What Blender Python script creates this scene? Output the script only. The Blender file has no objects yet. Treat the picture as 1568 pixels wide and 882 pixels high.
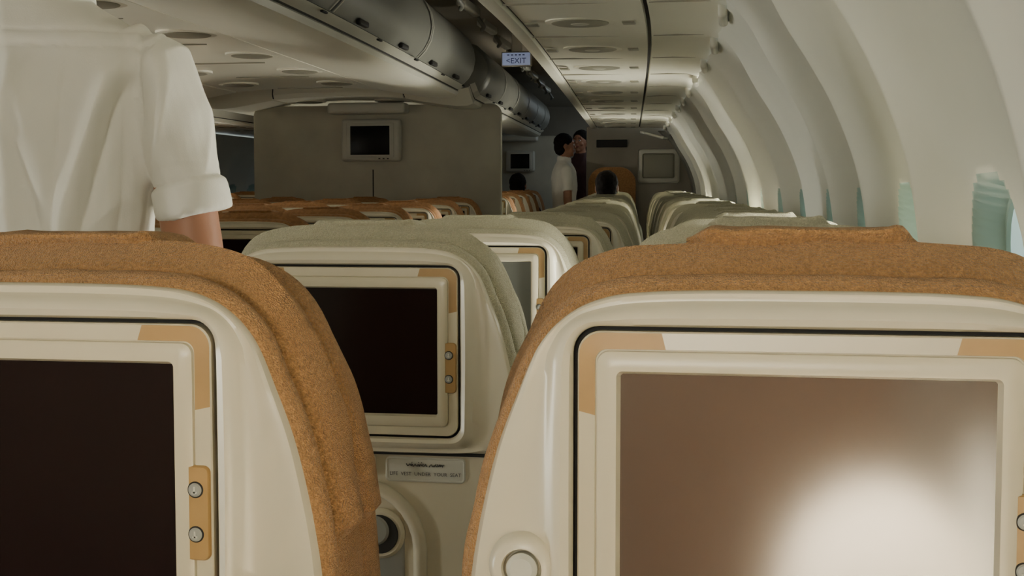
import bpy, bmesh, math, random
from mathutils import Vector, Matrix, noise
import numpy as np
random.seed(4)
H = 1.2
sc = bpy.context.scene
COL = sc.collection

# ---------------------------------------------------------------- cabin axis
def bend(Y):
    t = Y - 4.0
    g = .5 * (t + math.sqrt(t * t + 1))
    return -.08 * g, .02 * g

def B(x, y, z):
    a, b = bend(y)
    return (x + a, y, z + b)

# ---------------------------------------------------------------- materials
def mat(name, col, rough=.5, var=0., vscale=6., bump=0., bscale=60., metal=0., spec=.5,
        emis=None, estr=0., sheen=0., bdist=.002, coat=0., trans=0., terry=False):
    m = bpy.data.materials.new(name)
    m.use_nodes = True
    nt = m.node_tree
    p = nt.nodes['Principled BSDF']
    p.inputs['Base Color'].default_value = (*col, 1)
    p.inputs['Roughness'].default_value = rough
    p.inputs['Metallic'].default_value = metal
    p.inputs['Specular IOR Level'].default_value = spec
    p.inputs['Sheen Weight'].default_value = sheen
    p.inputs['Coat Weight'].default_value = coat
    if emis:
        p.inputs['Emission Color'].default_value = (*emis, 1)
        p.inputs['Emission Strength'].default_value = estr
    tc = nt.nodes.new('ShaderNodeTexCoord')
    if var > 0:
        n = nt.nodes.new('ShaderNodeTexNoise')
        n.inputs['Scale'].default_value = vscale
        n.inputs['Detail'].default_value = 6
        r = nt.nodes.new('ShaderNodeValToRGB')
        r.color_ramp.elements[0].position = .3
        r.color_ramp.elements[1].position = .7
        r.color_ramp.elements[0].color = (*[c * (1 - var) for c in col], 1)
        r.color_ramp.elements[1].color = (*[min(1, c * (1 + var)) for c in col], 1)
        nt.links.new(tc.outputs['Object'], n.inputs['Vector'])
        nt.links.new(n.outputs['Fac'], r.inputs['Fac'])
        nt.links.new(r.outputs['Color'], p.inputs['Base Color'])
    if bump > 0:
        if terry:
            n = nt.nodes.new('ShaderNodeTexVoronoi')
            n.inputs['Scale'].default_value = bscale
            n.inputs['Randomness'].default_value = .8
            outp = n.outputs['Distance']
        else:
            n = nt.nodes.new('ShaderNodeTexNoise')
            n.inputs['Scale'].default_value = bscale
            n.inputs['Detail'].default_value = 3
            outp = n.outputs['Fac']
        b = nt.nodes.new('ShaderNodeBump')
        b.inputs['Strength'].default_value = bump
        b.inputs['Distance'].default_value = bdist
        nt.links.new(tc.outputs['Object'], n.inputs['Vector'])
        nt.links.new(outp, b.inputs['Height'])
        nt.links.new(b.outputs['Normal'], p.inputs['Normal'])
    return m

M = {}
M['shell'] = mat('seat_shell_plastic', (.65, .605, .475), .27, .03, 4)
M['bezel'] = mat('bezel_plastic', (.63, .575, .43), .28, .03, 5)
M['beige'] = mat('beige_patch', (.38, .235, .09), .45, .08, 30)
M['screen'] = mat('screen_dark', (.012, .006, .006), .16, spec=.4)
M['screen_reflect'] = mat('screen_reflection_brown', (.092, .068, .056), .13, .10, 3, spec=1.)  # brown cabin reflection put into the base colour of the near right screen
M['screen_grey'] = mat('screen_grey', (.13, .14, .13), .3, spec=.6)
M['orange'] = mat('cover_orange', (.375, .200, .076), .95, .22, 380, .9, 680, sheen=.15, bdist=.0019, terry=True)
M['olive'] = mat('cover_olive', (.43, .41, .29), .95, .15, 380, .9, 680, sheen=.15, bdist=.0018, terry=True)
M['rust'] = mat('cover_rust', (.37, .19, .08), .95, .2, 90, .8, 400, sheen=.12)
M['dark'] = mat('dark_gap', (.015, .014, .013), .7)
M['grey'] = mat('grey_plastic', (.30, .31, .29), .4, .04, 10)
M['label'] = mat('label_plate', (.60, .60, .53), .4)
M['ink'] = mat('label_ink', (.05, .05, .06), .6)
M['metal'] = mat('seat_frame_metal', (.35, .35, .35), .35, metal=.8)
M['wall'] = mat('wall_panel', (.78, .79, .71), .34, .03, 3, .04, 200)
M['binwhite'] = mat('bin_white', (.78, .76, .63), .30, .03, 3)
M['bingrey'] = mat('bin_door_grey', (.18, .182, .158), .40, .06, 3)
M['binlip'] = mat('bin_lip', (.52, .51, .43), .28, .05, 4)
M['oval'] = mat('reading_light_dish', (.27, .26, .20), .4)
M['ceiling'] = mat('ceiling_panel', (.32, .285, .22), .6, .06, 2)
M['carpet'] = mat('carpet', (.05, .055, .07), .95, .3, 60, .5, 300)
M['bulk'] = mat('bulkhead_laminate', (.50, .48, .39), .5, .12, 3.5)
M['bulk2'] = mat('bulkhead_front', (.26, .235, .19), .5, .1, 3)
M['frame'] = mat('monitor_housing', (.56, .55, .48), .4)
M['black'] = mat('monitor_glass', (.006, .006, .006), .3, spec=.2)
M['pane'] = mat('window_daylight', (.35, .45, .42), .3, emis=(.55, .76, .72), estr=.75)
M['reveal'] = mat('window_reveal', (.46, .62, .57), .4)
M['exit'] = mat('exit_sign_face', (.45, .52, .75), .4, emis=(.55, .65, 1), estr=.2)
M['exitink'] = mat('exit_sign_ink', (.03, .04, .25), .5)
M['shirt'] = mat('white_shirt_cloth', (.76, .74, .66), .85, .03, 8, .25, 500, sheen=.1, bdist=.0008)
M['skin'] = mat('skin', (.36, .17, .10), .5, .08, 12, .15, 120)
M['hair'] = mat('hair_black', (.012, .009, .008), .8, .3, 60, .6, 150, spec=.15)
M['trouser'] = mat('dark_trousers', (.03, .03, .04), .85, .1, 20)
M['shoe'] = mat('shoe_leather', (.015, .013, .012), .35)
M['maroon'] = mat('dark_jacket', (.05, .018, .018), .8, .1, 20)
M['eye'] = mat('eye_white', (.7, .7, .66), .3)
M['lip'] = mat('lips', (.30, .10, .08), .5)
M['glare_reflector'] = mat('glare_reflector_white', (.85, .78, .66), .8, .02, 6, .2, 60)

# ---------------------------------------------------------------- mesh builder
class MB:
    def __init__(s):
        s.v = []; s.f = []; s.m = []
    def add(s, vs, fs, m=0):
        o = len(s.v)
        s.v += [tuple(v) for v in vs]
        for i, f in enumerate(fs):
            s.f.append([o + k for k in f])
            s.m.append(m[i] if isinstance(m, list) else m)
    def rings(s, rings, m=0, closed=True, cap0=False, cap1=False, capm=None):
        n = len(rings[0]); vs = [p for r in rings for p in r]; fs = []; ms = []
        for i in range(len(rings) - 1):
            for j in range(n if closed else n - 1):
                k = (j + 1) % n
                fs.append([i * n + j, i * n + k, (i + 1) * n + k, (i + 1) * n + j])
                ms.append(m(i, j) if callable(m) else m)
        cm = capm if capm is not None else (m if not callable(m) else 0)
        if cap0: fs.append(list(range(n))[::-1]); ms.append(cm)
        if cap1: fs.append([(len(rings) - 1) * n + k for k in range(n)]); ms.append(cm)
        s.add(vs, fs, ms)
    def box(s, c, d, m=0, bev=0., rot=None, seg=3):
        bm = bmesh.new()
        bmesh.ops.create_cube(bm, size=1)
        bmesh.ops.scale(bm, vec=d, verts=bm.verts)
        if bev > 0:
            bmesh.ops.bevel(bm, geom=bm.edges[:], offset=bev, segments=seg, profile=.5, affect='EDGES')
        if rot: bmesh.ops.rotate(bm, matrix=rot, verts=bm.verts)
        bmesh.ops.translate(bm, vec=c, verts=bm.verts)
        bm.verts.index_update()
        s.add([v.co[:] for v in bm.verts], [[v.index for v in f.verts] for f in bm.faces], m)
        bm.free()
    def ell(s, c, r, m=0, nu=20, nv=12, rot=None):
        rs = []
        c = Vector(c)
        for i in range(nv + 1):
            ph = math.pi * (i / nv) * .996 + .006
            ring = []
            for j in range(nu):
                th = 2 * math.pi * j / nu
                p = Vector((r[0] * math.sin(ph) * math.cos(th), r[1] * math.sin(ph) * math.sin(th), r[2] * math.cos(ph)))
                if rot: p = rot @ p
                ring.append(c + p)
            rs.append(ring)
        s.rings(rs, m, cap0=True, cap1=True)
    def tube(s, pts, rad, m=0, n=14, round_ends=True, sx=1.):
        pts = [Vector(p) for p in pts]
        if isinstance(rad, (int, float)): rad = [rad] * len(pts)
        t0 = (pts[1] - pts[0]).normalized(); t1 = (pts[-1] - pts[-2]).normalized()
        P = list(pts); R = list(rad)
        if round_ends:
            a = []; ra = []
            for k in (1., .8, .45):
                a.append(pts[0] - t0 * rad[0] * k); ra.append(rad[0] * math.sqrt(max(.01, 1 - k * k)))
            b = []; rb = []
            for k in (.45, .8, 1.):
                b.append(pts[-1] + t1 * rad[-1] * k); rb.append(rad[-1] * math.sqrt(max(.01, 1 - k * k)))
            P = a + P + b; R = ra + R + rb
        up = Vector((0, 1, 0)) if abs(t0.y) < .9 else Vector((1, 0, 0))
        rs = []
        for i, p in enumerate(P):
            t = (P[min(i + 1, len(P) - 1)] - P[max(i - 1, 0)]).normalized()
            sd = t.cross(up).normalized(); up = sd.cross(t).normalized()
            rs.append([p + (sd * math.cos(2 * math.pi * j / n) * sx + up * math.sin(2 * math.pi * j / n)) * R[i] for j in range(n)])
        s.rings(rs, m, cap0=True, cap1=True)
    def cyl(s, c, r, y0, y1, m=0, n=28, bev=.001):
        """short knob whose axis is along y, front face at y0"""
        rs = []
        for (rr, y) in ((r, y1), (r, y0 + bev), (r - bev, y0)):
            rs.append([(c[0] + rr * math.cos(2 * math.pi * j / n), y, c[1] + rr * math.sin(2 * math.pi * j / n)) for j in range(n)])
        s.rings(rs, m, cap1=True)
    def mesh(s, name, mats, sharp=40, recalc=True):
        me = bpy.data.meshes.new(name)
        me.from_pydata(s.v, [], s.f)
        for k in mats: me.materials.append(k)
        me.polygons.foreach_set('material_index', s.m)
        if recalc:
            bm = bmesh.new(); bm.from_mesh(me)
            bmesh.ops.recalc_face_normals(bm, faces=bm.faces)
            bm.to_mesh(me); bm.free()
        me.polygons.foreach_set('use_smooth', [True] * len(me.polygons))
        me.set_sharp_from_angle(angle=math.radians(sharp))
        me.update()
        return me
    def obj(s, name, mats, loc=(0, 0, 0), parent=None, sharp=40, recalc=True):
        o = bpy.data.objects.new(name, s.mesh(name, mats, sharp, recalc))
        o.location = loc
        COL.objects.link(o)
        if parent: o.parent = parent
        return o

def empty(name, loc=(0, 0, 0), rz=0.):
    e = bpy.data.objects.new(name, None)
    e.location = loc; e.rotation_euler = (0, 0, rz); e.empty_display_size = .1
    COL.objects.link(e)
    return e

def text_geo(txt, size):
    cu = bpy.data.curves.new('t', 'FONT'); cu.body = txt; cu.size = size
    cu.align_x = 'CENTER'; cu.align_y = 'CENTER'; cu.resolution_u = 2
    o = bpy.data.objects.new('t', cu); COL.objects.link(o)
    dg = bpy.context.evaluated_depsgraph_get(); dg.update()
    me = bpy.data.meshes.new_from_object(o.evaluated_get(dg))
    vs = [v.co[:] for v in me.vertices]; fs = [list(p.vertices) for p in me.polygons]
    bpy.data.objects.remove(o); bpy.data.curves.remove(cu); bpy.data.meshes.remove(me)
    return vs, fs

def add_text(mb, txt, size, x, y, z, m, sx=1.):
    vs, fs = text_geo(txt, size)
    mb.add([(x + v[0] * sx, y, z + v[1]) for v in vs], fs, m)

def catmull(pts, n, closed=False):
    """dense Catmull-Rom then arc-length resample to n points"""
    out = []; L = len(pts)
    rng = range(L if closed else L - 1)
    for i in rng:
        if closed: a, b, c, d = pts[i - 1], pts[i], pts[(i + 1) % L], pts[(i + 2) % L]
        else: a, b, c, d = pts[max(i - 1, 0)], pts[i], pts[i + 1], pts[min(i + 2, L - 1)]
        for k in range(16):
            t = k / 16.
            out.append(tuple(.5 * ((2 * b[q]) + (-a[q] + c[q]) * t + (2 * a[q] - 5 * b[q] + 4 * c[q] - d[q]) * t * t +
                                   (-a[q] + 3 * b[q] - 3 * c[q] + d[q]) * t ** 3) for q in range(2)))
    out.append(tuple(pts[0] if closed else pts[-1]))
    o = np.array(out); s = np.r_[0, np.cumsum(np.hypot(*np.diff(o, axis=0).T))]
    u = np.linspace(0, s[-1], n + 1 if closed else n)
    r = np.c_[np.interp(u, s, o[:, 0]), np.interp(u, s, o[:, 1])]
    return r[:-1] if closed else r

def smooth(a, b, x):
    t = min(1, max(0, (x - a) / (b - a))); return t * t * (3 - 2 * t)

# ================================================================= SEAT
CZ = -.190      # centre of monitor panel relative to camera height
def rrect(hw, hh, r, nx=60, nz=46, nc=8):
    """rounded rectangle clockwise from top-left; returns points (x,z) about (0,CZ)"""
    P = []
    def line(a, b, n):
        for k in range(n): P.append((a[0] + (b[0] - a[0]) * k / n, a[1] + (b[1] - a[1]) * k / n))
    def arc(cx, cz, a0, n):
        for k in range(n):
            a = a0 - math.pi / 2 * k / n
            P.append((cx + r * math.cos(a), cz + r * math.sin(a)))
    line((-hw + r, hh), (hw - r, hh), nx); arc(hw - r, hh - r, math.pi / 2, nc)
    line((hw, hh - r), (hw, -hh + r), nz); arc(hw - r, -hh + r, 0, nc)
    line((hw - r, -hh), (-hw + r, -hh), nx); arc(-hw + r, -hh + r, -math.pi / 2, nc)
    line((-hw, -hh + r), (-hw, hh - r), nz); arc(-hw + r, hh - r, -math.pi, nc)
    return [(p[0], p[1] + CZ) for p in P]

HALF = [(0, -.053), (.05, -.0532), (.095, -.0545), (.127, -.0585), (.152, -.070), (.172, -.091), (.187, -.124),
        (.201, -.161), (.212, -.205), (.219, -.245)]
UP_R = HALF + [(.221, -.280), (.212, -.306), (.190, -.319), (.15, -.324), (.08, -.325), (0, -.325)]
UP = UP_R + [(-x, z) for x, z in UP_R[-2:0:-1]]
CU_R = HALF + [(.224, -.33), (.225, -.45), (.225, -.62), (.215, -.70), (.18, -.72), (0, -.72)]
CU = CU_R + [(-x, z) for x, z in CU_R[-2:0:-1]]

def seat_mesh(lift=0., seed=0.):
    mb = MB()
    S, BZ, BG, SC, CV, DK, GR, LB, IK, MT = range(10)
    hw, hh = .1445, .110
    outl = catmull(UP, 400, True)
    hole = rrect(hw + .003, hh + .003, .017)
    # outline hit per hole sample
    ang = np.unwrap(np.arctan2(outl[:, 1] - CZ, outl[:, 0]))
    rad = np.hypot(outl[:, 1] - CZ, outl[:, 0])
    order = np.argsort(np.mod(ang, 2 * math.pi))
    aa = np.mod(ang, 2 * math.pi)[order]; rr_ = rad[order]
    outer = []
    for (x, z) in hole:
        a = math.atan2(z - CZ, x) % (2 * math.pi)
        r = np.interp(a, aa, rr_, period=2 * math.pi)
        outer.append((r * math.cos(a), CZ + r * math.sin(a)))
    rs = []
    def ringlerp(fn, yy):
        ring = []
        for p, o in zip(hole, outer):
            L = math.hypot(o[0] - p[0], o[1] - p[1]); t = fn(L)
            ring.append((p[0] + (o[0] - p[0]) * t, yy, p[1] + (o[1] - p[1]) * t + H))
        rs.append(ring)
    c = lambda d: (lambda L: min(d / L, .62 * d / .018))
    ringlerp(lambda L: 0, .012)
    ringlerp(lambda L: 0, .001)
    ringlerp(c(.0025), -.004)
    ringlerp(c(.008), -.0065)
    ringlerp(c(.014), -.0045)
    ringlerp(c(.018), .0005)
    t4 = lambda L: min(.018 / L, .62)
    for f, y in ((.25, .0042), (.55, .0046), (.78, .0035), (.90, .005), (.97, .011), (1., .020), (1., .032), (.97, .045)):
        ringlerp(lambda L, f=f: t4(L) + (1 - t4(L)) * f, y)
    mb.rings(rs, lambda i, j: DK if i == 0 else S)
    # gap floor
    mb.add([(x, .010, z + H) for x, z in rrect(hw + .006, hh + .006, .018, 2, 2, 4)], [list(range(2 * (2 + 2) + 16))], DK)
    # monitor panel
    def rr(ins, y, r):
        return [(x, y, z + H) for x, z in rrect(hw - ins, hh - ins, r)]
    PR = [rr(0, .010, .015), rr(0, .0, .015), rr(.001, -.0012, .0145), rr(.0115, -.002, .008), rr(.0118, -.0005, .008), rr(.0126, -.0005, .008),
          rr(.013, -.0034, .008), rr(.018, -.0060, .006), rr(.0255, -.0052, .004), rr(.0278, .0020, .002)]
    def pm(i, j):
        if i in (2,):
            x, _, z = PR[2][j]; z -= H
            if z > CZ + hh - .055 and abs(x) > hw - .054: return BG
        return BZ
    mb.rings(PR, pm)
    mb.add([(x, .0018, z + H) for x, z in rrect(hw - .0274, hh - .0274, .002, 2, 2, 2)], [list(range(2 * 4 + 8))], SC)
    # button plate + buttons
    rs = []
    for ins, y in ((0, .0), (0, -.0030), (.001, -.0048)):
        rs.append([(.1335 + x, y, z - CZ - .210 + H) for x, z in rrect(.0098 - ins, .0330 - ins, .005 - ins, 2, 4, 6)])
    mb.rings(rs, BG, cap1=True)
    for zz in (-.1935, -.2245):
        mb.cyl((.1335, H + zz), .0060, -.0056, -.003, DK)
        mb.cyl((.1335, H + zz), .0048, -.0066, -.003, GR)
        mb.box((.1335, -.0068, H + zz), (.0012, .0008, .0050), LB)
        mb.box((.1335, -.0068, H + zz - .0015), (.0034, .0008, .0012), LB)
    # knob in a moulded housing
    rs = []
    for r, y in ((.0235, .004), (.0215, -.002), (.018, -.005), (.0135, -.0055), (.0125, -.002)):
        rs.append([(-.181 + r * math.cos(a), y, H - .238 + r * math.sin(a)) for a in [2 * math.pi * k / 32 for k in range(32)]])
    mb.rings(rs, S)
    mb.cyl((-.181, H - .238), .0105, -.007, .002, LB, bev=.003)
    # lower shell
    mb.box((0, .040, .675), (.424, .052, .48), S, .018, seg=4)
    # shadow under the ledge painted as a dark strip
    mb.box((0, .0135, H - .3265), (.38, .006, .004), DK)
    # label plate + text
    rs = []
    for ins, y in ((0, .016), (0, .0125), (.0012, .0115), (.0022, .0115), (.003, .0125)):
        rs.append([(.0975 + x, y, z - CZ - .348 + H) for x, z in rrect(.054 - ins, .0165 - ins, .006 - ins, 2, 2, 6)])
    mb.rings(rs, LB, cap1=True)
    add_text(mb, 'LIFE  VEST  UNDER  YOUR  SEAT', .0066, .0975, .0121, H - .354, IK, 1.02)
    random.seed(2)
    x = .072
    while x < .122:
        w = random.uniform(.002, .006)
        pts = [(x + w * k / 4, .0120, H - .342 + .0018 * math.sin(k * 1.9 + x * 900)) for k in range(5)]
        mb.tube(pts, .00055, IK, 6)
        if random.random() < .5: mb.box((x + w / 2, .0120, H - .3385), (.0010, .0006, .0010), IK)
        x += w + random.choice([.0006, .0006, .003])
    # coat hook
    mb.box((.024, .011, H - .343), (.013, .010, .028), S, .004)
    mb.tube([(.024, .004, H - .335), (.024, -.007, H - .340), (.026, -.013, H - .352), (.026, -.009, H - .361), (.025, .0, H - .362)], .0032, GR, 10)
    # latch arch and cup holder ring
    arc = [(-.080, .013, H - .60), (-.080, .013, H - .46)] + \
          [(.005 - .085 * math.cos(math.pi * k / 14), .013, H - .455 + .085 * math.sin(math.pi * k / 14)) for k in range(15)] + \
          [(.090, .013, H - .46), (.090, .013, H - .60)]
    mb.tube(arc, .0095, S, 12)
    mb.box((.006, .014, H - .50), (.125, .006, .15), GR, .0025)
    mb.cyl((.036, H - .435), .034, .006, .016, S, 36, .004)
    mb.cyl((.036, H - .435), .026, .004, .012, DK, 36, .001)
    mb.cyl((.030, H - .430), .021, .001, .012, GR, 36, .004)
    # tray table
    mb.box((0, .004, .585), (.40, .018, .20), BZ, .008)
    # ---- cushion and cloth cover
    cu = catmull(CU, 260, True)
    n = len(cu)
    tg = np.roll(cu, -1, 0) - np.roll(cu, 1, 0); tg /= np.linalg.norm(tg, axis=1)[:, None]
    nr = np.c_[tg[:, 1] * -1, tg[:, 0]]
    if nr[0, 1] < 0: nr = -nr
    prof = [(-.004, .010, 0), (.001, .012, 0), (.0050, .016, .001), (.0068, .022, .0015), (.0065, .028, .002), (.0045, .033, .002), (.000, .0365, .002),
            (-.008, .0395, .001), (-.0105, .0425, .001), (-.0035, .0455, .003), (.0025, .051, .006), (.0055, .060, .009), (.007, .070, .011), (.007, .082, .011),
            (.0050, .091, .010), (.002, .097, .008), (-.002, .102, .007), (.002, .107, .008), (.005, .115, .008), (.0065, .124, .008), (.006, .133, .007),
            (.003, .143, .005), (-.003, .152, .002), (-.016, .158, 0), (-.035, .161, 0), (-.07, .162, 0)]
    rs = []
    for i, (d, y, rise) in enumerate(prof):
        ring = []
        for j in range(n):
            x, z = cu[j]; dx, dz = nr[j]
            dd = d
            if y > .045 and y < .15:
                k = smooth(-.238, -.232, z)
                dd = (d + .004) * k + (.001 + (d - .004) * .25) * (1 - k)
                q = Vector((x * 9 + seed, y * 22, z * 9))
                dd += .0046 * noise.noise(q) * k + .0018 * noise.noise(Vector((x * 30, y * 50, z * 26 + 7 + seed))) * k
                # draped folds down the sides
                for c0, sl, am in ((.070, -.20, .0055), (.112, .12, -.0060), (.135, -.10, .0035)):
                    dd += am * math.exp(-((y - c0 - (z + .06) * sl) / .007) ** 2) * k
            elif y > .012:
                dd += .0014 * noise.noise(Vector((x * 25, y * 40 + seed, z * 25)))
            w = smooth(-.105, -.062, z)
            ring.append((x + dx * dd, y, z + dz * dd + rise * (w + lift * 60 * w) + H))
        rs.append(ring)
    mb.rings(rs, CV, cap1=True)
    # folded head-rest cloth lying on top
    rs = []
    nx = 40
    for i in range(nx + 1):
        u = i / nx; x = -.078 + .156 * u
        e = min(u, 1 - u) * 2
        zt = -.053 + .0205 + lift + .008 * smooth(0, .25, e) + .0022 * noise.noise(Vector((x * 22, 3 + seed, 0))) - .0004
        y0 = .066 + .012 * (1 - smooth(0, .2, e)) + .004 * noise.noise(Vector((x * 18, 9 + seed, 0))); y1 = .142
        th = .0034 + .0022 * smooth(0, .2, e)
        curl = .0050 * math.exp(-((x - .068) / .008) ** 2) + .002 * math.exp(-((x + .074) / .01) ** 2)
        ring = []
        for (fy, fz) in ((0, 0), (-.02, .35), (-.015, .75), (.02, 1), (.3, .9), (.7, 1.), (1, .6), (1.02, 0), (.98, -1.5), (.7, -2.), (.3, -2.), (.03, -1.2)):
            ring.append((x, y0 + (y1 - y0) * fy, H + zt + th * fz + curl * (1 if fy < .5 else .4) + .0015 * noise.noise(Vector((x * 30, fy * 2, 5)))))
        rs.append(ring)
    mb.rings(rs, CV, cap0=True, cap1=True)
    # seat pan, arm rests, legs
    mb.box((0, .36, .43), (.45, .46, .12), CV, .035, seg=4)
    mb.box((0, .35, .355), (.43, .42, .03), MT, .008)
    for sx in (-1, 1):
        mb.box((sx * .2525, .30, .63), (.027, .36, .035), GR, .010)
        mb.box((sx * .2525, .16, .52), (.024, .06, .22), GR, .008)
        mb.box((sx * .15, .20, .17), (.035, .05, .345), MT, .006, Matrix.Rotation(.12, 3, 'X'))
        mb.box((sx * .15, .46, .17), (.035, .05, .345), MT, .006, Matrix.Rotation(-.12, 3, 'X'))
        mb.box((sx * .15, .33, .012), (.04, .42, .024), MT, .004)
    mats = [M['shell'], M['bezel'], M['beige'], M['screen'], M['orange'], M['dark'], M['grey'], M['label'], M['ink'], M['metal']]
    return mb.mesh('airplane_seat', mats, 38)

SEAT = seat_mesh()
SEAT_B = seat_mesh(.0050, 3.)
def seat(x, y, cover='olive', screen='screen', rz=0., me=None):
    o = bpy.data.objects.new('airplane_seat', me or SEAT)
    o.location = B(x, y, 0)
    o.rotation_euler = (0, 0, rz)
    COL.objects.link(o)
    for idx, k in ((3, screen), (4, cover)):
        o.material_slots[idx].link = 'OBJECT'
        o.material_slots[idx].material = M[k]
    return o

XL, XR = -.491, .050
for n in range(14):
    y = .84 + .81 * n
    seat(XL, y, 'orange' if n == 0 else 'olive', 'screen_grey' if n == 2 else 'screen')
    seat(XR, y, 'orange' if n == 0 else 'olive', 'screen_reflect' if n == 0 else 'screen', me=SEAT_B)
seat(XL, -.62, 'orange'); seat(XR, -.62, 'orange')
CX = [-1.44, -1.975, -2.51, -3.045]
for k in range(8):
    y = 2.13 + .81 * k
    for x in CX: seat(x, y, 'rust')
for k in range(5):
    y = 10.1 + .81 * k
    for x in CX: seat(x, y, 'rust')
for k in range(12):
    y = 2.94 + .81 * k
    for x in (-3.994, -4.529): seat(x, y, 'rust')

# ================================================================= CABIN SHELL
PW = [(.20, 0), (.27, .3), (.325, .65), (.34, .95), (.325, 1.14), (.300, 1.28), (.245, 1.42), (.165, 1.555), (.08, 1.67), (.0, 1.752)]
WP = catmull(PW, 170)
WPIT, W0, WZ, WHW = .77, 1.68, 1.065, .165
def wallx(z): return float(np.interp(z, WP[:, 1], WP[:, 0]))
def wall_mesh(name, mirror, ys):
    mb = MB(); rs = []; dep = []
    for y in ys:
        ring = []; dp = []
        t = (y - (W0 - WPIT / 2)) / WPIT
        ridge = (1 - abs(math.sin(math.pi * t))) ** 2.4
        k = round((y - W0) / WPIT); dy = y - (W0 + k * WPIT)
        for x, z in WP:
            w = smooth(.75, 1.15, z) * (1 - .8 * smooth(1.55, 1.75, z))
            off = -.042 * ridge * w
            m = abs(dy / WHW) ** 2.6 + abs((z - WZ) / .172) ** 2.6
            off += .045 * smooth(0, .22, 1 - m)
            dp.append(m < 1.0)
            xx = x + off
            if mirror: xx = -4.485 - xx
            ring.append(B(xx, y, z))
        rs.append(ring); dep.append(dp)
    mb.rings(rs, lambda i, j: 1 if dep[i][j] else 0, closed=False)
    return mb.obj(name, [M['wall'], M['reveal']], sharp=60)
Y0, Y1 = -2.4, 18.
wall_mesh('wall_right', False, np.r_[np.arange(Y0, 1.2, .02), np.arange(1.2, 5., .008), np.arange(5., Y1, .02)])
wall_mesh('wall_left', True, np.arange(Y0, Y1, .06))
wn = 0
for mirror in (False, True):
    for k in range(-4 if not mirror else 3, 14 if not mirror else 12):
        y = W0 + k * WPIT
        if y < Y0 + .2: continue
        wn += 1
        mb = MB()
        def sup(s, dx):
            ring = []
            for j in range(32):
                a = 2 * math.pi * j / 32
                ca, sa = math.cos(a), math.sin(a)
                q = (abs(ca) ** 2.6 + abs(sa) ** 2.6) ** (-1 / 2.6)
                yy = y + WHW * s * ca * q; zz = WZ + .172 * s * sa * q
                xx = wallx(zz) + dx
                if mirror: xx = -4.485 - xx
                ring.append(B(xx, yy, zz))
            return ring
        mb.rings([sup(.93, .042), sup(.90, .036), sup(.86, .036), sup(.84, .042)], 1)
        mb.add([p for p in sup(.85, .041)], [list(range(32))], 0)
        mb.obj('window_%d' % wn, [M['pane'], M['reveal']])

ys = np.arange(Y0, Y1 + .1, .3)
mb = MB()
mb.rings([[B(x, y, 0) for x in np.linspace(-4.75, .26, 12)] for y in ys], 0, closed=False)
mb.obj('floor', [M['carpet']])
mb = MB()
cp = [(-.45, 2.255), (-.75, 2.265), (-1.0, 2.27), (-1.5, 2.28), (-2.24, 2.30), (-3.0, 2.28), (-3.5, 2.27), (-3.75, 2.265), (-4.05, 2.255)]
mb.rings([[B(x, y, z) for x, z in cp] for y in ys], 0, closed=False)
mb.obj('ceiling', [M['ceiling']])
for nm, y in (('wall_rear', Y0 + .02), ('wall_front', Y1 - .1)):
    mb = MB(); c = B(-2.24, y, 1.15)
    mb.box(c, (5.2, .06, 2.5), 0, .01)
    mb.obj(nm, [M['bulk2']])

# side bins (over the window seats)
def side_bin(mirror):
    mb = MB()
    prof = [(.04, 1.745), (.0, 1.762), (-.05, 1.772), (-.14, 1.776), (-.226, 1.773), (-.229, 1.786), (-.240, 1.786), (-.243, 1.772),
            (-.34, 1.773), (-.50, 1.776), (-.640, 1.783), (-.643, 1.790), (-.650, 1.790), (-.653, 1.774), (-.675, 1.770), (-.700, 1.775), (-.712, 1.792),
            (-.708, 1.806), (-.716, 1.812), (-.735, 1.87), (-.748, 1.95), (-.742, 2.05), (-.70, 2.15), (-.62, 2.215), (-.50, 2.25), (.04, 2.25)]
    def mm(j):
        if j in (5,): return 1
        if j in (11, 17): return 1
        if j >= 18: return 2
        return 0
    fx = (lambda x: -4.485 - x) if mirror else (lambda x: x)
    yy = np.arange(Y0 + .05, 14.9 if mirror else 12.7, .15)
    mb.rings([[B(fx(x), y, z) for x, z in prof] for y in yy], lambda i, j: mm(j), closed=True, cap0=True, cap1=True, capm=2)
    y = -1.9
    while y < 12.3:
        # panel cross joint, reading-light dish, small call panel
        ax, az = bend(y)
        mb.box((fx(-.45) + ax, y, 1.7755 + az), (.385, .004, .005), 3)
        mb.box((fx(-.11) + ax, y, 1.7735 + az), (.22, .003, .005), 3)
        yc = y + .42; ax, az = bend(yc)
        for (r, z, m) in ((.112, 1.7735, 0), (.092, 1.7705, 3), (.030, 1.768, 2)):
            ring = lambda rr, zz: [(fx(-.45) + ax + rr * math.cos(a), yc + rr * .95 * math.sin(a), zz + az) for a in [2 * math.pi * q / 40 for q in range(40)]]
            mb.rings([ring(r, z + .006), ring(r, z), ring(r - .006, z - .002)], m, cap1=True)
        for s in (-1, 1):
            mb.box((fx(-.45 + s * .155) + ax, yc, 1.770 + az), (.04, .06, .006), 3, .002)
        # gusset where the bin meets the side panel
        yg = y + .03; ax, az = bend(yg)
        mb.box((fx(-.012) + ax, yg + .1, 1.752 + az), (.028, .20, .05), 2, .012)
        y += .81
    return mb.obj('overhead_bin', [M['binwhite'], M['dark'], M['binlip'], M['oval']], sharp=35)
side_bin(False); side_bin(True)

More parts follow.
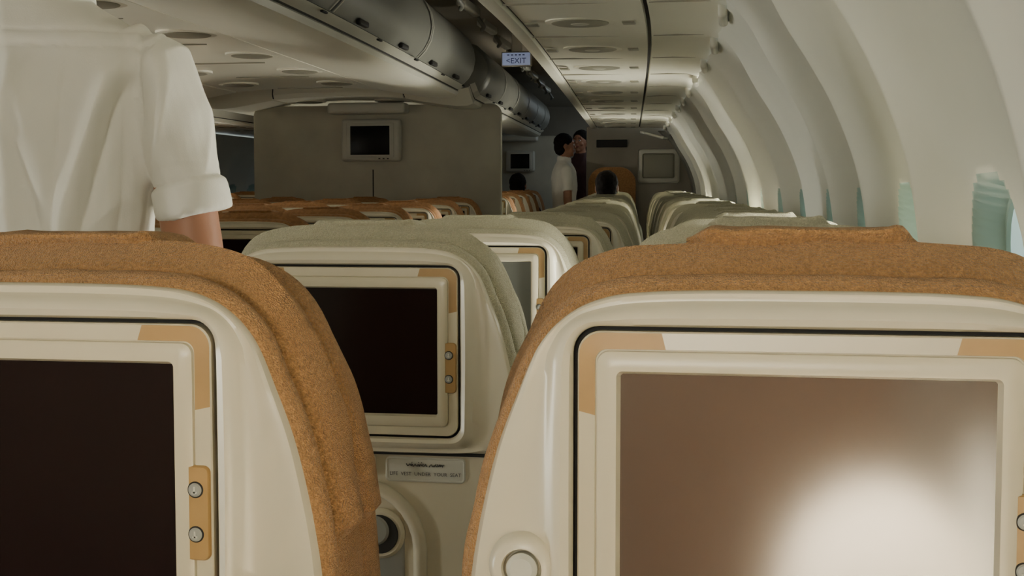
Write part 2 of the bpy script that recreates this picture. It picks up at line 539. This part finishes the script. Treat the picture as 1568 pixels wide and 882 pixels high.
# centre bins
HC = [(-2.24, 1.835), (-1.98, 1.828), (-1.80, 1.815), (-1.797, 1.822), (-1.790, 1.822), (-1.787, 1.812), (-1.66, 1.790), (-1.54, 1.770), (-1.44, 1.760), (-1.37, 1.762),
      (-1.335, 1.775), (-1.325, 1.795), (-1.332, 1.803), (-1.325, 1.808), (-1.295, 1.825), (-1.290, 1.832), (-1.297, 1.838),
      (-1.262, 1.872), (-1.235, 1.92), (-1.223, 1.98), (-1.232, 2.04), (-1.262, 2.10), (-1.31, 2.145), (-1.40, 2.175), (-1.60, 2.19), (-2.24, 2.20)]
def centre_bin(y0, y1, seams):
    mb = MB()
    full = HC + [(-4.485 - x, z) for x, z in HC[-2:0:-1]]
    NH = len(HC)
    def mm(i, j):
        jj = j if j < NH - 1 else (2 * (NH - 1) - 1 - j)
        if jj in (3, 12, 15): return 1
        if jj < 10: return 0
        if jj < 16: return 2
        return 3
    yy = list(np.arange(y0, y1 - .02, .12)) + [y1]
    def sc_(y, s):
        return [B(-2.2425 + (x + 2.2425) * (1 - s * .06), y, 2.0 + (z - 2.0) * (1 - s * .9)) for x, z in full]
    rs = [sc_(y0 - .05, .5), sc_(y0 - .035, .18)] + [sc_(y, 0) for y in yy] + [sc_(y1 + .035, .18), sc_(y1 + .05, .5)]
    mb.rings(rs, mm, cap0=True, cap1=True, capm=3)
    door = HC[16:24]
    for s in seams:
        for sg in (0, 1):
            dr = [((x if not sg else -4.485 - x) + (.003 if not sg else -.003), z + .001) for x, z in door]
            mb.rings([[B(x, s - .013, z) for x, z in dr], [B(x, s + .013, z) for x, z in dr]], 1, closed=False)
            dr = [(x + (.004 if not sg else -.004), z) for x, z in dr]
            for ds in (-.024, .024):
                mb.rings([[B(x, s + ds - .006, z) for x, z in dr], [B(x, s + ds + .006, z) for x, z in dr]], 2, closed=False)
    y = y0 + .35
    while y < y1 - .3:
        ax, az = bend(y)
        for sg in (-1, 1):
            xm = -2.2425 + sg * .97
            mb.box((xm + ax, y, 1.845 + az), (.02, .11, .022), 1, .006)
            mb.box((-2.2425 + sg * .95 + ax, y + .3, 1.822 + az), (.012, .05, .008), 1, .003)
        for xo in (-1.95, -2.53):
            for r, z, m in ((.115, 1.820, 0), (.090, 1.816, 4)):
                ring = lambda rr, zz: [(xo + ax + rr * math.cos(a), y + rr * .95 * math.sin(a), zz + az) for a in [2 * math.pi * q / 32 for q in range(32)]]
                mb.rings([ring(r, z + .012), ring(r, z), ring(r - .006, z - .002)], m, cap1=True)
        mb.box((-2.24 + ax, y + .4, 1.834 + az), (.40, .005, .006), 4)
        y += .81
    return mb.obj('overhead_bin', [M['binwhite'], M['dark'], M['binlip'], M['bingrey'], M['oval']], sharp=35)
centre_bin(Y0 + .2, 7.55, [-.7, .95, 2.6, 4.25, 5.9])
centre_bin(8.35, 14.6, [9.4, 10.5, 11.6, 12.7, 13.8])

# ceiling spine fixtures in the aisle (small service units above the bins)
mb = MB()
for y in np.arange(3.3, 14, .9):
    ax, az = bend(y)
    mb.box((-1.18 + ax, y, 2.20 + az), (.05, .42, .05), 0, .015)
    mb.tube([(-1.17 + ax, y + .22, 2.17 + az), (-1.15 + ax, y + .27, 2.13 + az), (-1.17 + ax, y + .32, 2.12 + az)], .012, 1, 10)
mb.obj('bin_hinge_rail', [M['binlip'], M['bingrey']])

# ---------------------------------------------------------------- bulkhead with monitor
def rounded_slab(mb, x0, x1, z0, z1, y, th, r, m):
    pts = [(x0, z0), (x1, z0)]
    pts += [(x1 - r + r * math.cos(a), z1 - r + r * math.sin(a)) for a in np.linspace(0, math.pi / 2, 8)]
    pts += [(x0 + r + r * math.cos(a), z1 - r + r * math.sin(a)) for a in np.linspace(math.pi / 2, math.pi, 8)]
    cx, cz = (x0 + x1) / 2, (z0 + z1) / 2
    def sc_(e): return [(cx + (x - cx) * (1 - e / (abs(x1 - x0) / 2)), cz + (z - cz) * (1 - e / (abs(z1 - z0) / 2))) for x, z in pts]
    rs = []
    for e, yy in ((.010, y), (.002, y + .004), (0, y + .010), (0, y + th - .01), (.01, y + th)):
        rs.append([(x, yy, z) for x, z in sc_(e)])
    mb.rings(rs, m, cap0=True, cap1=True)

def bulkhead(y, x0, x1, ztop, mx, mw, mh, mz):
    ax, az = bend(y)
    mb = MB()
    rounded_slab(mb, x0 + ax, x1 + ax, az, ztop + az, y, .06, .07, 0)
    mb.box((mx + ax, y - .002, mz - .2 - .45 + az), (.006, .006, .9), 1)
    o = mb.obj('partition_bulkhead', [M['bulk'], M['dark']])
    mb = MB()
    cx = mx + ax
    mb.box((cx, y - .035, mz + az), (mw, .07, mh), 0, .022)
    mb.box((cx, y - .072, mz + az), (mw * .80, .012, mh * .80), 0, .004)
    mb.box((cx, y - .079, mz + az - .002), (mw * .66, .006, mh * .68), 1, .002)
    for k in range(3): mb.box((cx + .16 * mw + k * .03, y - .080, mz - mh * .44 + az), (.012, .006, .006), 1)
    mb.box((cx - .01, y - .075, ztop - .03 + az), (mw * 1.30, .15, .075), 0, .02)
    mb.obj('wall_monitor', [M['frame'], M['black']])
bulkhead(8.8, -2.97, -1.20, 1.80, -2.10, .42, .29, 1.555)
bulkhead(15.4, -3.0, -1.16, 1.80, -1.62, .34, .25, 1.50)

# front right bulkhead
y = 12.75; ax, az = bend(y)
mb = MB()
mb.box((-.215 + ax, y + .03, .90 + az), (1.07, .06, 1.80), 0, .012)
mb.box((-.50 + ax, y - .008, 1.63 + az), (.30, .02, .075), 1, .006)
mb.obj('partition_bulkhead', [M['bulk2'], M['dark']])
mb = MB()
mb.box((-.045 + ax, y - .015, 1.41 + az), (.40, .03, .33), 0, .03)
mb.box((-.045 + ax, y - .034, 1.41 + az), (.31, .012, .24), 1, .02)
mb.obj('wall_monitor', [M['frame'], M['oval']])
mb = MB()
rounded_slab(mb, -.72 + ax, -.26 + ax, .35 + az, 1.40 + az, y - .10, .08, .16, 0)
mb.box((-.49 + ax, y - .22, .50 + az), (.40, .30, .07), 0, .02)
mb.box((-.49 + ax, y - .20, .23 + az), (.30, .20, .46), 1, .02)
mb.obj('crew_jump_seat', [M['rust'], M['grey']])
# door surround moulding following the side panel
mb = MB()
rs = []
for yy, d in ((12.30, .0), (12.31, -.05), (12.36, -.065), (12.42, -.05), (12.43, 0)):
    rs.append([B(x + d * smooth(.4, 1.0, z) * 1., yy, z - (.02 if z > 1.7 else 0)) for x, z in WP])
mb.rings(rs, 0, closed=False)
mb.obj('trim_1', [M['bingrey']])
mb = MB()
mb.tube([B(.02, 12.28, 1.66), B(-.02, 12.18, 1.665), B(-.18, 12.18, 1.71), B(-.22, 12.28, 1.72)], .014, 0, 12)
mb.obj('grab_handle', [M['frame']])

# exit sign
y = 7.4; ax, az = bend(y)
mb = MB()
mb.box((-.965 + ax, y, 1.965 + az), (.175, .035, .085), 0, .008)
mb.box((-.965 + ax, y - .019, 1.965 + az), (.160, .006, .070), 1, .002)
mb.box((-.965 + ax, y + .01, 2.13 + az), (.06, .02, .26), 0, .006)
add_text(mb, '<EXIT', .044, -.965 + ax, y - .0235, 1.953 + az, 2)
for k in range(5): mb.box((-1.01 + k * .022 + ax, y - .0235, 1.987 + az), (.012, .002, .006), 2)
mb.obj('exit_sign', [M['frame'], M['exit'], M['exitink']])

# ================================================================= PEOPLE
def remesh(mb, name, m, vox, it=4, disp=None):
    me = bpy.data.meshes.new('tmp'); me.from_pydata(mb.v, [], mb.f)
    bm = bmesh.new(); bm.from_mesh(me); bmesh.ops.recalc_face_normals(bm, faces=bm.faces); bm.to_mesh(me); bm.free()
    o = bpy.data.objects.new('tmp', me); COL.objects.link(o)
    r = o.modifiers.new('r', 'REMESH'); r.mode = 'VOXEL'; r.voxel_size = vox
    s = o.modifiers.new('s', 'SMOOTH'); s.iterations = it; s.factor = .5
    dg = bpy.context.evaluated_depsgraph_get(); dg.update()
    out = bpy.data.meshes.new_from_object(o.evaluated_get(dg))
    bpy.data.objects.remove(o)
    if disp:
        nn = [v.normal.copy() for v in out.vertices]
        for v, q in zip(out.vertices, nn): v.co += disp(v.co, q)
    out.materials.clear(); out.materials.append(m)
    out.polygons.foreach_set('use_smooth', [True] * len(out.polygons))
    out.name = name
    return out

def torso(mb, rows, e=2.3, n=40):
    rs = []
    for (z, cx, cy, rx, ry) in rows:
        ring = []
        for j in range(n):
            a = 2 * math.pi * j / n; ca, sa = math.cos(a), math.sin(a)
            q = (abs(ca) ** e + abs(sa) ** e) ** (-1 / e)
            ring.append((cx + rx * ca * q, cy + ry * sa * q, z))
        rs.append(ring)
    mb.rings(rs, 0, cap0=True, cap1=True)

def hand(mb, w, d, s, nrm):
    w, d, s, nrm = Vector(w), Vector(d).normalized(), Vector(s).normalized(), Vector(nrm).normalized()
    rot = Matrix((s, d, nrm)).transposed()
    mb.ell(w + d * .045, (.040, .052, .016), 0, 16, 10, rot)
    for k, (off, L) in enumerate(((-.030, .058), (-.010, .070), (.011, .076), (.031, .068))):
        b = w + d * .080 + s * off * .95
        mb.tube([b, b + d * L * .45 + nrm * .006, b + d * L * .78 + nrm * .022, b + d * L * .9 + nrm * .040], [.0085, .008, .0075, .0065], 0, 10)
    b = w + d * .028 + s * .036
    mb.tube([b - s * .01, b + s * .016 + d * .022 + nrm * .006, b + s * .020 + d * .050 + nrm * .016], [.011, .0095, .008], 0, 10)

def fold(v, w):
    """sharp-bottomed crease profile"""
    return math.exp(-abs(v) / w)

def shirt_disp(amp, near):
    def f(co, nr):
        x, y, z = co
        d = 0.
        r = 1 - abs(noise.noise(Vector((x * 7 + z * 2.2, y * 6, z * 2.6 + 3))))
        d += amp * 1.1 * (r ** 4 - .45)
        r2 = 1 - abs(noise.noise(Vector((x * 14 - z * 5, y * 11, z * 5 + 11))))
        d += amp * .40 * (r2 ** 5 - .3)
        if near:
            # keep the yoke and the cuffs pressed flat
            d *= .35 + .65 * (1 - smooth(1.37, 1.43, z))
            if abs(x) > .165: d *= .25 + .75 * smooth(1.22, 1.29, z)
        if near and abs(x) < .19 and z > 0:
            if y < 0:
                if z < 1.425:
                    k = smooth(1.425, 1.36, z)
                    wv = .010 * math.sin(z * 9)
                    lo = smooth(1.20, 1.34, z)
                    for c, wd, s in ((-.010 + wv, .007, -.018), (.016 + wv, .013, .011), (-.043 - (1.4 - z) * .08, .013, .011), (-.064 - (1.4 - z) * .06, .008, -.014),
                                     (.022 + (1.30 - z) * .18, .010, -.011 * (1 - lo)), (.130 + (z - 1.25) * .30, .009, -.012), (.104 + (z - 1.25) * .30, .014, .009),
                                     (.155 + (z - 1.25) * .10, .009, -.007), (.068 + (z - 1.2) * .12, .010, -.007)):
                        d += s * k * (fold(x - c, wd) if s < 0 else math.exp(-((x - c) / wd) ** 2))
                else:
                    d += .003
                d -= .006 * fold(z - 1.427, .0035)
                d -= .0025 * fold(z - 1.446, .0025)
        if near:
            # arm-hole seam
            d -= .009 * fold(abs(x) - (.176 + (z - 1.3) * -.03), .005) * smooth(1.30, 1.34, z)
        if near and abs(x) > .165 and z < 1.26:
            hz = 1.232 + (abs(x) - .22) * .25
            d += .0045 if z < hz else -.001
            d -= .005 * fold(z - hz, .003)
        return nr * d
    return f

def person(name, loc, rz=0., s=1., shirt='shirt', near=False, sit=False, arms='down', longsleeve=False, hairlong=False):
    root = empty(name, loc, rz); root.scale = (s, s, s)
    dz = -.42 if sit else 0.
    vox = .0042 if near else .010
    def part(n, me):
        o = bpy.data.objects.new(n, me); COL.objects.link(o); o.parent = root; return o
    # shirt ---------------------------------------------------------
    mb = MB()
    rows = [(.87, 0, 0, .176, .122), (.95, 0, 0, .174, .122), (1.05, 0, 0, .162, .116), (1.15, 0, 0, .160, .118), (1.25, 0, 0, .165, .124), (1.33, 0, -.004, .176, .126),
            (1.385, 0, -.006, .182, .116), (1.425, 0, -.008, .170, .100), (1.455, 0, -.010, .138, .084), (1.480, 0, -.010, .095, .070), (1.498, 0, -.006, .068, .062), (1.525, 0, -.002, .064, .060)]
    torso(mb, [(z + dz, a, b, c, d) for z, a, b, c, d in rows])
    for sx in (-1, 1):
        if arms == 'down':
            P = [(sx * .125, -.005, 1.415), (sx * .170, -.004, 1.390), (sx * .202, 0, 1.32), (sx * .220, .0, 1.25), (sx * .231, .002, 1.190)]
            E = (sx * .238, .0, 1.09); Wr = (sx * .215, .13, .90) if near else (sx * .215, .05, .84)
        else:
            P = [(sx * .125, -.005, 1.420), (sx * .168, .0, 1.392), (sx * .200, .03, 1.31), (sx * .215, .06, 1.24), (sx * .220, .08, 1.19)]
            E = (sx * .225, .10, 1.10); Wr = (sx * .10, .30, 1.12)
        P = [(a, b, c + dz) for a, b, c in P]; E = (E[0], E[1], E[2] + dz); Wr = (Wr[0], Wr[1], Wr[2] + dz)
        R = [.052, .062, .058, .052, .053]
        if longsleeve:
            mb.tube(P + [E, Wr], R[:4] + [.055, .05, .036], 0, 20)
        else:
            mb.tube(P, R, 0, 24, round_ends=False)
    # collar
    ring = lambda r, z, f: [(r * math.cos(a), -.004 + r * .95 * math.sin(a), z + dz + f * math.sin(a)) for a in np.linspace(0, 2 * math.pi, 33)[:-1]]
    mb.rings([ring(.074, 1.49, -.012), ring(.078, 1.505, -.012), ring(.070, 1.535, -.012), ring(.060, 1.535, -.012), ring(.058, 1.49, -.012)], 0, cap0=True, cap1=True)
    part('shirt', remesh(mb, 'shirt', M[shirt], vox, 3, (lambda co, nr, f=shirt_disp(.015 if near else .006, near and not sit): f(co, nr))))
    # skin ----------------------------------------------------------
    mb = MB()
    mb.tube([(0, -.005, 1.44 + dz), (0, .0, 1.52 + dz), (0, .01, 1.58 + dz)], [.06, .054, .052], 0, 20)
    mb.ell((0, 0, 1.655 + dz), (.076, .096, .100)); mb.ell((0, .028, 1.60 + dz), (.058, .066, .068))
    mb.ell((0, .070, 1.555 + dz), (.026, .022, .018))
    mb.tube([(0, .088, 1.662 + dz), (0, .104, 1.628 + dz)], [.008, .012], 0, 10)
    for sx in (-1, 1):
        mb.ell((sx * .078, -.004, 1.635 + dz), (.009, .018, .030)); mb.ell((sx * .030, .080, 1.672 + dz), (.024, .012, .008))
        mb.ell((sx * .042, .068, 1.615 + dz), (.020, .018, .018))
        if arms == 'down':
            S0 = (sx * .20, 0, 1.32); E = (sx * .236, .0, 1.09); Wr = (sx * .215, .13, .90) if near else (sx * .215, .05, .84)
        else:
            S0 = (sx * .20, .03, 1.31); E = (sx * .225, .10, 1.10); Wr = (sx * .10, .30, 1.12)
        S0, E, Wr = [Vector((p[0], p[1], p[2] + dz)) for p in (S0, E, Wr)]
        d = (Wr - E).normalized()
        mb.tube([S0, (S0 + E) / 2, E, E + (Wr - E) * .35, Wr], [.044, .043, .042, .042, .027], 0, 18)
        side = Vector((-sx, 0, 0)) if arms == 'down' else Vector((0, 0, 1))
        side = (side - d * side.dot(d)).normalized()
        if arms == 'down': hand(mb, Wr + d * .01, d, d.cross(side) * (1 if sx > 0 else -1), side)
        else: hand(mb, Wr + d * .01, d, side, Vector((0, -1, 0)))
    part('skin', remesh(mb, 'skin', M['skin'], .005, 3))
    # hair, face details
    mb = MB()
    mb.ell((0, -.014, 1.678 + dz), (.085, .098, .092), 0, 28, 18)
    mb.ell((0, -.040, 1.630 + dz), (.078, .070, .085), 0, 24, 14)
    if hairlong: mb.ell((0, -.085, 1.60 + dz), (.045, .04, .05), 0)
    part('hair', remesh(mb, 'hair', M['hair'], .006, 2, lambda co, nr: nr * (.004 * noise.noise(co * 40)) if co.y < .055 else nr * .001))
    mb = MB()
    for sx in (-1, 1):
        mb.ell((sx * .030, .088, 1.652 + dz), (.013, .008, .008), 0, 12, 8)
        mb.ell((sx * .030, .0945, 1.652 + dz), (.006, .003, .006), 1, 10, 8)
        mb.box((sx * .032, .094, 1.678 + dz), (.034, .006, .006), 1, .002)
    mb.ell((0, .094, 1.592 + dz), (.024, .007, .008), 2, 12, 8)
    f = mb.obj('face', [M['eye'], M['hair'], M['lip']], parent=root)
    # trousers & shoes
    mb = MB()
    torso(mb, [(.80 + dz, 0, 0, .165, .115), (.88 + dz, 0, 0, .170, .120), (.95 + dz, 0, 0, .168, .115), (1.0 + dz, 0, 0, .155, .110)])
    sh = MB()
    for sx in (-1, 1):
        if sit:
            hp = Vector((sx * .09, .0, .50)); kn = Vector((sx * .11, .44, .50)); an = Vector((sx * .11, .44, .10))
        else:
            hp = Vector((sx * .088, 0, .86)); kn = Vector((sx * .095, .01, .48)); an = Vector((sx * .10, -.02, .09))
        mb.tube([hp, (hp + kn) / 2, kn, (kn + an) / 2, an], [.090, .080, .062, .056, .048], 0, 20)
        sh.ell((an.x, an.y + .055, .038), (.044, .13, .038)); sh.ell((an.x, an.y - .01, .07), (.038, .05, .05))
    part('trousers', remesh(mb, 'trousers', M['trouser'], .010, 4, lambda co, nr: nr * .004 * noise.noise(co * 14)))
    part('shoes', remesh(sh, 'shoes', M['shoe'], .008, 2))
    return root

person('man_in_white_shirt', B(-1.0, 1.80, 0), 0, 1.0, near=True)
person('flight_attendant', B(-.96, 12.7, 0), math.radians(-75), .98)
person('standing_passenger', B(-.84, 13.7, 0), math.radians(160), 1.02, shirt='maroon', longsleeve=True, hairlong=True)
person('seated_passenger', B(-.491, 9.35 + .33, 0), 0, 1., sit=True)
person('seated_passenger', B(-3.05, 6.60, 0), 0, 1., sit=True, shirt='maroon', longsleeve=True)
person('seated_passenger', B(-1.44, 12.9, 0), 0, 1., sit=True, shirt='maroon', longsleeve=True)

# unseen ellipsoid added behind the camera, mirrored as glare in the screen
mb = MB()
mb.ell((.200, -.16, .625), (.140, .07, .195), 0, 32, 20)
mb.obj('glare_reflector', [M['glare_reflector']])

# ================================================================= LIGHT
R = math.radians
def area(name, loc, rot, sx, sy, power, col, spread=180):
    l = bpy.data.lights.new(name, 'AREA'); l.shape = 'RECTANGLE'; l.size = sx; l.size_y = sy
    l.energy = power; l.color = col; l.spread = R(spread)
    o = bpy.data.objects.new(name, l); o.location = loc; o.rotation_euler = rot; COL.objects.link(o); return o
def aim(d): return Vector(d).to_track_quat('-Z', 'Z').to_euler()
area('rear_fill_light', (-.30, -2.2, 1.42), aim((.04, 1, .45)), 1.2, .5, 44, (1, .93, .77))  # fill lamp added behind the camera to brighten seat backs and bins
# daylight bands at the two window lines
for (yc, L, p) in ((-1.0, 2.4, 72), (2.4, 3.6, 50), (6.5, 4.4, 125), (10.6, 3.6, 120)):
    a, b = bend(yc); sl = -.08 if yc > 5 else (-.01 if yc > 1 else 0)
    area('daylight_right_windows', (.27 + a, yc, 1.10 + b), Vector((-1, sl, .30)).to_track_quat('-Z', 'Y').to_euler(), .26, L, p, (1, .97, .84), 135)
for (yc, L, p) in ((0, 4, 85), (4.6, 4.4, 215), (9.6, 4.4, 260)):
    a, b = bend(yc)
    area('daylight_left_windows', (-4.72 + a, yc, 1.15 + b), Vector((1, .05, .13)).to_track_quat('-Z', 'Y').to_euler(), .30, L, p, (1, .985, .87), 130)
s = bpy.data.lights.new('glare_spot', 'SPOT'); s.energy = 2100; s.spot_size = R(23); s.spot_blend = .4; s.color = (1, .89, .70); s.shadow_soft_size = .02  # spot added inside the cabin, brightens the reflector for the screen glare
o = bpy.data.objects.new('glare_spot', s); o.location = (-.10, .35, 1.66); COL.objects.link(o)
o.rotation_euler = (Vector((.205, -.16, .70)) - o.location).to_track_quat('-Z', 'Y').to_euler()

w = bpy.data.worlds.new('World'); sc.world = w; w.use_nodes = True
bg = w.node_tree.nodes['Background']; bg.inputs[0].default_value = (.7, .8, .85, 1); bg.inputs[1].default_value = 1.

# ================================================================= CAMERA
cam = bpy.data.cameras.new('camera'); cam.sensor_width = 36; cam.lens = 45.9; cam.clip_start = .02
co = bpy.data.objects.new('camera', cam); COL.objects.link(co)
co.location = (0, 0, H + .0025)
co.rotation_euler = (R(90 - 3.61), 0, R(9.74))
sc.camera = co
